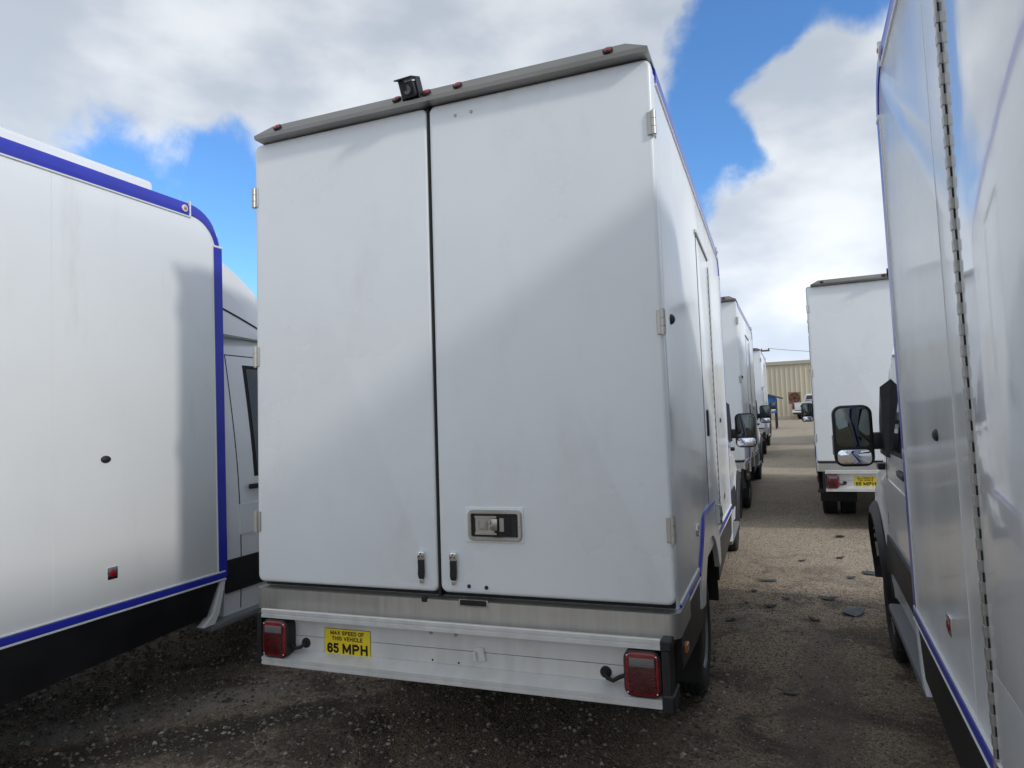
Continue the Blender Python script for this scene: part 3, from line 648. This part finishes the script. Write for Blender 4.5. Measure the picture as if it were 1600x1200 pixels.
        P('skirt', (lambda: G().prism([(2.06, .58), (2.06, .72), (2.16, ZB - .008), (3.66, ZB - .008), (3.56, .66), (2.06, .58)][:5] , 'x', *sorted((s * (H - .02), s * (H + .002))))), 'black_skirt', 'skirt_b' + sn)
        P('skirt_end', (lambda: G().prism([(3.615, .66), (3.685, ZB - .008), (3.715, ZB - .008), (3.66, .66), (3.62, .60), (3.53, .60)], 'x', *sorted((s * (H - .05), s * (H + .006))))), 'white_trim', 'skirt_end' + sn)
        # wheel arch flare
        def flare():
            g = G(); n = 24; outer = []; inner = []
            pl = [(.83, .70), (.85, ZB), (1.14, 1.105), (1.20, 1.118), (1.80, 1.118), (1.86, 1.105), (2.15, ZB), (2.17, .70)]
            seg = [0]
            for (a, b), (c, d) in zip(pl, pl[1:]): seg.append(seg[-1] + math.hypot(c - a, d - b))
            for k in range(n + 1):
                t = seg[-1] * k / n
                for q in range(len(pl) - 1):
                    if t <= seg[q + 1] + 1e-9:
                        u = (t - seg[q]) / (seg[q + 1] - seg[q]); outer.append((pl[q][0] + (pl[q + 1][0] - pl[q][0]) * u, pl[q][1] + (pl[q + 1][1] - pl[q][1]) * u)); break
                a = R(152 - 124 * k / n); inner.append((WR + .56 * math.cos(a), AZR + .52 * math.sin(a)))
            rg = []
            for o, i in zip(outer, inner):
                rg.append([(s * (H - .015), *o), (s * (H + .012), *o), (s * (H + .016), (o[0] * .4 + i[0] * .6), (o[1] * .4 + i[1] * .6)), (s * (H + .014), *i), (s * (H - .02), *i)])
            return g.rings(rg)
        P('wheel_arch', flare, 'white_side_panel', 'wheel_arch' + sn)
        def bluearch():
            g = G(); pts = [(.82, ZB + .02), (.86, ZB + .035), (1.0, .985), (1.13, 1.11), (1.19, 1.13), (1.5, 1.134), (1.79, 1.13)]
            rg = []
            for i, (y, z) in enumerate(pts):
                a, b = pts[max(i - 1, 0)], pts[min(i + 1, len(pts) - 1)]; d = Vector((b[0] - a[0], b[1] - a[1])).normalized(); nx, nz = -d.y * .010, d.x * .010
                rg.append([(s * (H - .01), y - nx, z - nz), (s * (H + .016), y - nx, z - nz), (s * (H + .012), y + nx, z + nz), (s * (H - .01), y + nx, z + nz)])
            return g.rings(rg)
        P('arch_trim', bluearch, 'blue_trim', 'arch_trim' + sn)
        P('wheel_well', (lambda: G().rings([[(s * xx, WR + .575 * math.cos(R(a)), AZR + .535 * math.sin(R(a))) for a in range(0, 181, 12)] for xx in (H - .01, .3)], False, True, False)), 'dark_metal', 'well' + sn)
        if s in doors:
            # side door with piano hinge
            dm = 'wavy_white_panel' if s < 0 else 'white_side_panel'
            sd = P('side_door', (lambda s=s: slab(G(), 1.60, 2.365, 1.12, 2.83, s * (H - .01), s * (H + .004), .012, .003, ax='x').add(
                  [(s * (H + .0042), 2.0, 1.13), (s * (H + .0042), 2.36, 1.13), (s * (H + .0042), 2.36, .87), (s * (H + .0042), 2.14, .87), (s * (H - .01), 2.0, 1.13), (s * (H - .01), 2.36, 1.13), (s * (H - .01), 2.36, .87), (s * (H - .01), 2.14, .87)],
                  [(0, 1, 2, 3), (4, 7, 6, 5), (0, 4, 5, 1), (1, 5, 6, 2), (2, 6, 7, 3), (3, 7, 4, 0)])), dm, 'side_door' + sn)
            P('door_gap', (lambda s=s: G().box(*sorted((s * (H - .01), s * (H + .0015))), 1.588, 2.40, 1.11, 2.842)), 'seam_dark', 'door_gap' + sn, parent=sd)
            P('drip_rail', (lambda s=s: G().box(*sorted((s * (H - .01), s * (H + .010))), 1.56, 2.40, 2.85, 2.872, .003)), 'steel', 'drip_rail' + sn, parent=sd)
            ph = P('piano_hinge', (lambda s=s: G().box(*sorted((s * (H - .004), s * (H + .0105))), 2.3725, 2.391, .885, 2.80, .003, 2)), 'hinge_metal', 'hinge_leaf' + sn)
            kz = [.90 + .0526 * i for i in range(36)]
            if near:
                for z in kz:
                    P('knuckle', (lambda s=s: G().box(*sorted((0, s * .0118)), -.0205, .002, -.0140, .0140, .001)), 'hinge_metal', 'knuckle' + sn, parent=ph, loc=(s * H, 2.391, z))
                    P('knuckle_gap', (lambda s=s: G().box(*sorted((0, s * .0062)), -.0195, -.015, -.0115, .0115)), 'rubber', 'knuckle_gap' + sn, parent=ph, loc=(s * H, 2.391, z + .0263))
            else:
                def kn():
                    g = G()
                    for z in kz: g.box(*sorted((s * H, s * (H + .007))), 2.370, 2.408, z - .0145, z + .0145)
                    return g
                P('hinge_knuckles', kn, 'hinge_metal', 'kn' + sn, parent=ph)['kind'] = 'stuff'
            dh = P('door_latch', (lambda s=s: slab(G(), -.028, .028, -.085, .085, 0, s * .012, .02, .005, 'x')), 'black_plastic', 'door_latch' + sn, parent=sd, loc=(s * (H + .004), 1.72, 1.646))
            if s > 0: P('grab_handle', (lambda s=s: G().tube([(0, 0, .07), (s * .03, .005, .06), (s * .035, .02, 0), (s * .03, .04, -.06), (0, .045, -.07)], .007, 8)), 'steel', 'grab' + sn, parent=sd, loc=(s * (H + .004), 2.06, 1.02))
        # clearance lamps and fittings on the panel
        P('side_lamp', (lambda s=s: G().dome((0, 0, 0), 'x', .024, s * .02, 16)), 'black_plastic', 'side_lamp' + sn, loc=(s * H, .248, 2.111))
        P('side_lamp', (lambda s=s: G().rings([[(s * d, r * math.cos(t * math.pi / 8) * 1.5, r * math.sin(t * math.pi / 8)) for t in range(16)] for d, r in ((0, .020), (.006, .018), (.011, .010), (.012, .002))])), 'black_plastic', 'side_lamp2' + sn, loc=(s * H, 2.893, 1.665))
        P('vent_ring', (lambda s=s: G().rings([[(s * d, r * math.cos(t * math.pi / 8) * .8, r * math.sin(t * math.pi / 8) * 1.1) for t in range(16)] for d, r in ((0, .032), (.006, .032), (.010, .024), (.004, .02), (.003, .002))])), 'chrome', 'vent_ring' + sn, loc=(s * H, .863, 1.094))
        rf = P('reflector', (lambda s=s: slab(G(), -.030, .030, -.032, .032, 0, s * .003, .005, .002, 'x')), 'chrome', 'refl' + sn, loc=(s * H, 2.926, 1.065))
        P('lens', (lambda s=s: G().dome((s * .003, 0, 0), 'x', .021, s * .006, 14)), 'red_lens', 'refl_lens' + sn, parent=rf)
        P('panel_seam', (lambda s=s: G().box(*sorted((s * (H - .005), s * (H + .0008))), 2.606, 2.609, ZB + .055, 3.115)), 'white_trim', 'panel_seam' + sn)
        P('rear_corner_lamp', (lambda s=s: slab(G(), -.03, .03, -.018, .018, 0, s * .012, .006, .003, 'x')), 'amber_lens', 'corner_lamp' + sn, loc=(s * (H + .002), .20, .70))
    # --- cab
    cb = P('cab', cab_body, 'white_paint', 'cab')
    def fairing():
        g = G(); rg = []
        for y, w, z in ((3.735, .96, 3.02), (3.86, .95, 2.99), (4.02, .93, 2.93), (4.2, .90, 2.85), (4.4, .85, 2.74), (4.6, .78, 2.62), (4.78, .68, 2.53), (4.82, .6, 2.50)):
            zb = 2.44; ring = [(w, y, zb), (w, y, zb + (z - zb) * .6), (w - .02, y, z - .06), (w - .07, y, z - .015), (w - .16, y, z), (0, y, z + .015)]
            rg.append(ring + [(-a, b, c) for a, b, c in ring[:-1][::-1]])
        return g.rings(rg)
    P('roof_fairing', fairing, 'white_paint', 'fairing')
    P('fairing_gasket', lambda: G().rings([[(x, y, 2.60 - .22 * (y - 3.84)), (x, y, 2.613 - .22 * (y - 3.84)), (-x, y, 2.613 - .22 * (y - 3.84)), (-x, y, 2.60 - .22 * (y - 3.84))] for y, x in ((3.74, .964), (3.86, .9535), (4.02, .9335), (4.2, .9035), (4.4, .8535))]), 'rubber', 'fairing_gasket')
    for s in sides:
        sn = 'r' if s > 0 else 'l'
        ws = lambda y: min(2.22, cab_top(y) - .17)
        win = P('side_window', lambda: patch(4.09, 5.22, lambda y: 1.50 - .02 * (y - 4), ws, .004, s, 18, 6), 'dark_glass', 'win' + sn)
        P('window_seal', lambda: patch(4.06, 5.24, lambda y: 1.475 - .02 * (y - 4), lambda y: min(2.245, cab_top(y) - .145), .0015, s, 18, 6), 'rubber', 'winseal' + sn, parent=win)
        P('door_seam', lambda: patch(3.905, 3.913, lambda y: .62, lambda y: 2.31, .0012, s, 1, 16), 'seam_dark', 'seam_a' + sn)
        P('door_seam', lambda: patch(3.907, 4.70, lambda y: 2.305, lambda y: 2.312, .0012, s, 6, 1), 'seam_dark', 'seam_b' + sn)
        P('door_seam', lambda: patch(5.02, 5.028, lambda y: 1.02, lambda y: 1.48, .0012, s, 1, 8), 'seam_dark', 'seam_c' + sn)
        P('door_scallop', lambda: patch(3.90, 4.98, lambda y: 1.10, lambda y: 1.30, .006, s, 8, 4), 'white_paint', 'scallop' + sn)
        P('door_handle', (lambda s=s: G().box(*sorted((s * 1.005, s * 1.03)), 3.98, 4.20, 1.392, 1.425, .008, 2)), 'black_plastic', 'door_handle' + sn)
        P('lower_cladding', lambda: patch(3.765, WF - .47, lambda y: .745, lambda y: .955, .014, s, 10, 4), 'black_plastic', 'clad' + sn)
        def archclad():
            g = G(); rg = []
            for k in range(25):
                a = R(190 - 200 * k / 24); c, d = math.cos(a), math.sin(a)
                def q(r, off): 
                    y, z = WF + r * c, AZF + r * d; return (s * (cab_w(y, max(z, .5)) + off), y, z)
                rg.append([q(.53, -.03), q(.53, .010), q(.50, .026), q(.452, .03), q(.445, -.06)])
            return g.rings(rg)
        P('arch_cladding', archclad, 'black_plastic', 'archclad' + sn)
        P('wheel_well', (lambda: G().rings([[(s * xx, WF + .452 * math.cos(R(a)), AZF + .452 * math.sin(R(a))) for a in range(0, 181, 12)] for xx in (1.0, .3)], False, True, False)), 'dark_metal', 'wellf' + sn)
        st = P('side_step', (lambda s=s: G().box(*sorted((s * .84, s * 1.05)), 3.60, 4.86, .555, .60, .012, 2)), 'step_grey', 'step' + sn)
        P('side_repeater', (lambda s=s: G().box(*sorted((s * .96, s * 1.02)), 5.22, 5.33, 1.325, 1.365, .008, 2)), 'black_plastic', 'repeater' + sn)
        # mirror
        P('mirror_base', (lambda s=s: G().rings([[(s * x, y, z) for y, z in rgp] for x, rgp in ((.93, ((4.78, 1.42), (5.16, 1.42), (5.10, 1.66), (4.86, 1.90))), (1.01, ((4.80, 1.44), (5.12, 1.44), (5.06, 1.64), (4.88, 1.84))))])), 'black_plastic', 'mirror_base' + sn)
        mh = P('wing_mirror', (lambda s=s: slab(G(), *sorted((s * 1.055, s * 1.265)), 1.375, 1.735, 4.99, 5.12, .055, .05)), 'black_plastic', 'mirror_house' + sn)
        P('mirror_rim', (lambda s=s: slab(G(), *sorted((s * 1.05, s * 1.27)), 1.37, 1.74, 5.03, 4.985, .055, .012)), 'black_plastic', 'mirror_rim' + sn, parent=mh)
        P('mirror_glass', (lambda s=s: slab(G(), *sorted((s * 1.067, s * 1.253)), 1.485, 1.725, 4.99, 4.982, .042, .002)), 'mirror_glass', 'mirror_glass' + sn, parent=mh)
        P('convex_glass', (lambda s=s: slab(G(), *sorted((s * 1.067, s * 1.253)), 1.385, 1.472, 4.99, 4.980, .03, .003)), 'mirror_glass_clear', 'convex_glass' + sn, parent=mh)
        P('mirror_lamp', (lambda s=s: G().box(*sorted((s * 1.262, s * 1.275)), 5.01, 5.07, 1.44, 1.56, .004, 2)), 'clear_lens', 'mirror_lamp' + sn, parent=mh)
        P('mirror_arm', (lambda s=s: G().box(*sorted((s * .98, s * 1.09)), 4.99, 5.08, 1.47, 1.57, .015, 2)), 'black_plastic', 'mirror_arm' + sn)
    def wsh():
        g = G(); rg = []
        for y in (4.74, 4.9, 5.1, 5.3, 5.5, 5.62):
            z = cab_top(y) + .012; w = cab_w(y, cab_top(y) - .1) - .09
            rg.append([(w, y, z - .02), (w * .5, y, z), (-w * .5, y, z), (-w, y, z - .02), (-w, y, z - .05), (w, y, z - .05)])
        return g.rings(rg)
    P('windscreen', wsh, 'dark_glass', 'windscreen')
    P('front_bumper', lambda: G().box(-.86, .86, 6.40, 6.62, .46, .72, .05, 3), 'black_plastic', 'front_bumper')
    P('grille', lambda: G().box(-.48, .48, 6.50, 6.585, .76, .96, .02, 2), 'black_plastic', 'grille')
    for s in (-1, 1): P('headlight', (lambda s=s: G().box(*sorted((s * .52, s * .78)), 6.36, 6.555, .80, 1.02, .05, 3)), 'clear_lens', 'headlight%d' % s)
    # --- running gear
    P('chassis', lambda: G().box(-.48, -.38, .1, 6.3, .56, .70).box(.38, .48, .1, 6.3, .56, .70).box(-.9, .9, .1, 3.7, .74, .84).box(-.9, -.5, 2.3, 3.5, .46, .72, .03).box(-.96, .96, .02, .10, .60, .80), 'dark_metal', 'chassis')
    def wz(y, x): return (RT + y * math.sin(tau) - loc[2] + x * roll) / math.cos(tau) - .006
    z0 = wz(WR, 0)
    P('rear_axle', lambda: G().tube([(-.9, 0, 0), (-.14, 0, 0), (-.1, 0, 0), (.1, 0, 0), (.14, 0, 0), (.9, 0, 0)], [.05, .06, .15, .15, .06, .05], 14), 'dark_metal', 'axle', loc=(0, WR, z0))
    for s in (-1, 1):
        for x in (.90, .66):
            w = P('wheel', lambda: wheel_mesh_tyre(.20), 'tyre_rubber', 'tyre_r', loc=(s * x, WR, wz(WR, s * x)), rot=(random.random(), 0, 0))
            if x > .8: P('rim', (lambda: rim_mesh(-.06)) , 'rim_metal', 'rim_r', parent=w, rot=(0, 0, 0 if s > 0 else math.pi))
        w = P('wheel', lambda: wheel_mesh_tyre(.225), 'tyre_rubber', 'tyre_f', loc=(s * .88, WF, wz(WF, s * .88)), rot=(random.random(), 0, 0))
        P('rim', (lambda: rim_mesh(.03)), 'rim_metal', 'rim_f', parent=w, rot=(0, 0, 0 if s > 0 else math.pi))
    for s in (-1, 1):
        P('mud_flap', (lambda s=s: G().box(*sorted((s * .56, s * 1.02)), .90, .912, .30, .74, .003)), 'rubber', 'mud_flap%d' % s)
    return T

S = 1.07
TR = [
 make_truck('largest white box truck in the centre, its closed double rear doors facing the viewer', (0, 0, 0), 0, R(1.817), 0, 'near'),
 make_truck('nearest truck on the left, white box with wide blue roof edge seen from its side', (-2.882, -3.088, -.0548), R(.269), R(.934), R(-.125), 'near', doors=(-1,)),
 make_truck('nearest truck on the right, glossy white side with long piano hinge and wing mirror', (2.873, -3.212, -.062), R(-2.19), R(0.), R(-.52), 'near'),
 make_truck('white box truck second in the left row, directly ahead of the large centre one', (-.003, 7.399, -.049), R(-1.53), R(1.19), 0, 'mid'),
 make_truck('white box truck third in the left row, smallest and farthest one there', (.149, 18.38, -.049), R(-1.53), R(1.19), 0, 'far'),
]
y7 = R(-2.9); c7 = Vector((2.982 - H, 6.869))      # keep its rear-left corner where it is
TR.append(make_truck('white box truck in the right row with yellow sticker, beyond the nearest mirror', (c7.x + H * math.cos(y7), c7.y + H * math.sin(y7), -.031), y7, R(1.24), 0, 'mid'))
TR.append(make_truck('white box truck ahead of the stickered one in the right row, hidden behind it', (3.95, 14.9, -.049), R(-3), R(1.2), 0, 'far'))
TR.append(make_truck('white box truck farthest ahead in the right row, near the cream metal building', (4.75, 23.3, -.049), R(-3), R(1.2), 0, 'far'))

# ------------------------------------------------------------------ metal building
bx0, bx1, by, bz = -18, 26, 58.6, 4.75
B = thing('metal_building', 'cream corrugated metal building at the far end of the aisle', 'building', (0, by, 0))
def ribs():
    g = G(); p = []; x = bx0; pitch = .375
    while x < bx1:
        p += [(x, 0), (x + pitch - .10, 0), (x + pitch - .075, -.055), (x + pitch - .025, -.055)]; x += pitch
    n = len(p); vs = [(a, b, 0) for a, b in p] + [(a, b, bz - .25) for a, b in p]
    return g.add(vs, [(i, i + 1, n + i + 1, n + i) for i in range(n - 1)])
part('ribbed_wall', B, ribs, 'building_cream', smooth=False)['kind'] = 'stuff'
part('wall_core', B, G().box(bx0, bx1, .02, 14, 0, bz - .26), 'building_cream', smooth=False)
part('eave_trim', B, G().box(bx0 - .1, bx1 + .1, -.18, .02, bz - .30, bz, .02), 'building_trim')
part('roof', B, G().prism([(-.1, bz - .02), (7, bz + .15), (14.1, bz - .02)], 'x', bx0 - .1, bx1 + .1), 'building_trim', smooth=False)
part('base_trim', B, G().box(bx0, bx1, -.07, .02, 0, .18), 'building_trim')

# ------------------------------------------------------------------ pickup with a rusty ring on a board in its bed
PK = thing('pickup_truck', 'white pickup parked tail-out in front of the cream metal building', 'pickup truck', (3.72, 53.2, 0), (0, 0, R(-24)))
def pk_side(s):
    g = G(); o = []
    def arc(c, r=.42): return [(c + r * math.cos(R(a)), .40 + r * math.sin(R(a))) for a in range(180, -1, -20)]
    pl = [(.02, .62), (.02, 1.28), (1.95, 1.28), (1.95, 1.34), (4.3, 1.34), (5.45, 1.22), (5.6, .9), (5.6, .5)] + arc(4.6)[::-1] + [(3.9, .42), (1.6, .42)] + arc(1.1)[::-1] + [(.5, .6)]
    return g.prism(pl, 'x', *sorted((s * .80, s * .98)))
for s in (-1, 1): part('body_side', PK, pk_side(s), 'white_paint', smooth=False)
part('hood', PK, G().box(-.82, .82, 4.0, 5.55, .6, 1.25, .06, 2), 'white_paint')
part('bed_floor', PK, G().box(-.82, .82, .05, 1.95, .62, .72), 'dark_metal')
tg = part('tailgate', PK, G().box(-.80, .80, -.02, .06, .70, 1.27, .02, 2).box(-.81, .81, -.035, .05, 1.22, 1.285, .01, 2), 'white_paint')
link('lettering', text_mesh('txt_ram', 'RAM', .70, .13, .22), tg, (0, -.028, 1.0))
part('handle', tg, G().box(-.12, .12, -.045, -.02, 1.13, 1.20, .01), 'black_plastic')
part('rear_bumper', PK, G().box(-.95, .95, -.18, .0, .50, .66, .03, 2), 'chrome'); part('bumper_step', PK, G().box(-.45, .45, -.16, -.02, .655, .68), 'black_plastic')
part('valance', PK, G().box(-.9, .9, -.08, .2, .38, .5), 'black_plastic')
for s in (-1, 1): part('tail_light', PK, G().box(*sorted((s * .80, s * .985)), -.03, .12, .78, 1.26, .02, 2), 'red_lens')
def pkcab():
    g = G(); rg = []
    for z, y0, y1, w in ((1.30, 1.95, 4.25, .93), (1.45, 1.97, 4.05, .92), (1.84, 2.12, 3.45, .78), (1.92, 2.25, 3.3, .70)):
        rg.append([(-w, y0, z), (w, y0, z), (w, y1, z), (-w, y1, z)])
    return g.rings(rg)
part('cab', PK, pkcab, 'white_paint', angle=20)
part('rear_window', PK, G().add([(-.74, 1.955, 1.40), (.74, 1.955, 1.40), (.66, 2.09, 1.80), (-.66, 2.09, 1.80), (-.74, 2.0, 1.40), (.74, 2.0, 1.40), (.66, 2.13, 1.80), (-.66, 2.13, 1.80)],
     [(0, 1, 2, 3), (4, 7, 6, 5), (0, 4, 5, 1), (1, 5, 6, 2), (2, 6, 7, 3), (3, 7, 4, 0)]), 'dark_glass', smooth=False)
for s in (-1, 1):
    for y in (1.1, 4.6):
        w = part('wheel', PK, lambda: wheel_mesh_tyre(.26), 'tyre_rubber', 'tyre_pk', loc=(s * .84, y, .37)); part('rim', w, lambda: rim_mesh(.0), 'rim_metal', 'rim_pk', rot=(0, 0, 0 if s > 0 else math.pi))
FN = thing('ring_fan', 'round rusty ring with spokes on a square tan board, above the white pickup tailgate', 'fan', (3.05, 54.6, 1.66), (0, 0, R(-8)))
part('board', FN, G().box(-.46, .46, .05, .12, -.46, .46, .02), 'tan_board')
part('ring', FN, G().rings([[(rr_ * math.cos(a * math.pi / 14), y, rr_ * math.sin(a * math.pi / 14)) for a in range(28)] for rr_, y in ((.41, .05), (.41, -.06), (.33, -.06), (.31, .03))], False, False), 'rust')
for k in range(5):
    a = R(72 * k + 12); part('blade', FN, G().prism([(.04, -.03), (.30, -.10), (.31, .06), (.06, .04)], 'y', -.012, .012), 'rust', 'fan_blade', rot=(0, a, 0), smooth=False)
part('hub', FN, G().lathe([(-.04, .07), (.03, .08), (.05, .02)], (0, -.02, 0), 'y', 14), 'dark_metal')

# blue lean-to past the end of the left row
BS = thing('blue_shelter', 'small bright blue shelter with dark sloping roof, past the end of the left row', 'shelter', (.9, 37.5, 0), (0, 0, R(-2)))
part('wall', BS, G().prism([(-1.6, .9), (-1.6, 2.45), (.72, 1.75), (.72, .9)], 'y', 0, .06).box(-1.6, -1.54, .06, 2.2, .9, 2.4), 'blue_tarp', smooth=False)
part('roof', BS, G().prism([(-1.7, 2.50), (-1.7, 2.58), (1.05, 1.72), (1.05, 1.64)], 'y', -.25, 2.4), 'roof_dark', smooth=False)
for x, y in ((.66, .1), (.66, 2.1), (-1.5, 2.1)): part('post', BS, G().box(x - .04, x + .04, y, y + .08, 0, 1.7 if x > 0 else 2.4), 'dark_metal')

# power line and its pole
PL = thing('utility_pole', 'wooden utility pole with crossarm and thin wire, behind the left row of trucks', 'utility pole', (1.1, 50, 0))
part('pole', PL, G().tube([(-.75, 0, 0), (-.75, 0, 5.3)], [.15, .11], 12), 'wood_pole')
part('crossarm', PL, G().box(-1.3, .35, -.06, .06, 5.12, 5.24), 'wood_pole')
for x in (-1.2, -.2, .28): part('insulator', PL, G().lathe([(0, .03), (.06, .05), (.12, .02)], (x, 0, 5.24), 'z', 8), 'dark_metal', loc=(0, 0, 0))
pts = []
for k in range(17):
    t = k / 16; pts.append((.28 + 24 * t, .0, 5.33 - 2.2 * 4 * t * (1 - t) * .55 + .6 * t))
part('wire', PL, G().tube(pts, .014, 5), 'seam_dark')

# ------------------------------------------------------------------ debris on the aisle
def shard(seed, w, d, m, curl=.01):
    rs = random.Random(seed); g = G(); n = rs.choice((6, 7, 8)); ring = []
    for k in range(n):
        a = 2 * math.pi * k / n + rs.uniform(-.25, .25); r = rs.uniform(.55, 1.05); ring.append((w / 2 * r * math.cos(a), d / 2 * r * math.sin(a)))
    top = [(x, y, .006 + curl * ((x / w) ** 2 * 4 + rs.uniform(-.2, .5))) for x, y in ring]; c = (rs.uniform(-.1, .1) * w, 0, .006 + curl * rs.uniform(.2, 1.3))
    vs = top + [(x, y, z - .004) for x, y, z in top] + [c, (c[0], c[1], c[2] - .004)]
    fs = [(k, (k + 1) % n, 2 * n) for k in range(n)] + [(n + (k + 1) % n, n + k, 2 * n + 1) for k in range(n)] + [(k, n + k, n + (k + 1) % n, (k + 1) % n) for k in range(n)]
    return g.add(vs, fs)
deb = [(1.954, 3.30, .24, .26, 'shard_grey', 'large grey plastic shard with raised middle, biggest piece of debris in the aisle'),
 (1.79, 3.66, .17, .10, 'shard_black', 'black bent plastic strip just beyond the largest grey shard'),
 (2.24, 4.62, .22, .16, 'shard_grey', 'grey plastic shard beside the right truck front tyre, farther than the largest'),
 (2.05, 4.40, .10, .08, 'shard_grey', 'small grey flake left of the shard by the right front tyre'),
 (1.644, 5.06, .10, .07, 'shard_black', 'lone small black chip in the sunlit middle of the aisle'),
 (1.33, 4.15, .20, .07, 'shard_grey', 'long thin grey sliver in the left half of the aisle'),
 (1.20, 3.75, .08, .08, 'shard_black', 'small black curl near the centre truck rear wheel'),
 (1.34, 3.28, .12, .07, 'shard_black', 'black bent scrap in the shade, left of the brown fragment'),
 (1.66, 3.02, .11, .06, 'shard_brown', 'reddish brown fragment in the shaded part of the aisle'),
 (2.02, 5.25, .09, .10, 'shard_black', 'small dark chip farther up the aisle near the right truck wheel'),
 (1.15, 3.35, .07, .05, 'shard_grey', 'tiny pale grey flake nearest to the centre truck'),
 (1.05, 2.85, .10, .05, 'shard_black', 'flat black scrap beside the centre truck tyre in deep shade'),
 (2.12, 6.4, .14, .08, 'shard_black', 'dark strip of debris near the edge of the far shadow'),
 (1.45, 1.55, .16, .05, 'shard_grey', 'dull grey scrap nearest the viewer in the dark foreground gravel'),
 (1.47, 3.55, .09, .04, 'shard_black', 'narrow black splinter between the grey sliver and the largest shard')]
for i, (x, y, w, d, m, lb) in enumerate(deb):
    o = link('debris_shard', mesh(None, shard(i + 40, w, d, m, .03 if i == 0 else .015), m, False), None, (x, y, hgt(x, y) + .004), (0, 0, random.uniform(-.5, .5)))
    o['label'] = lb; o['category'] = 'debris'; o['group'] = 'plastic fragments scattered along the aisle'
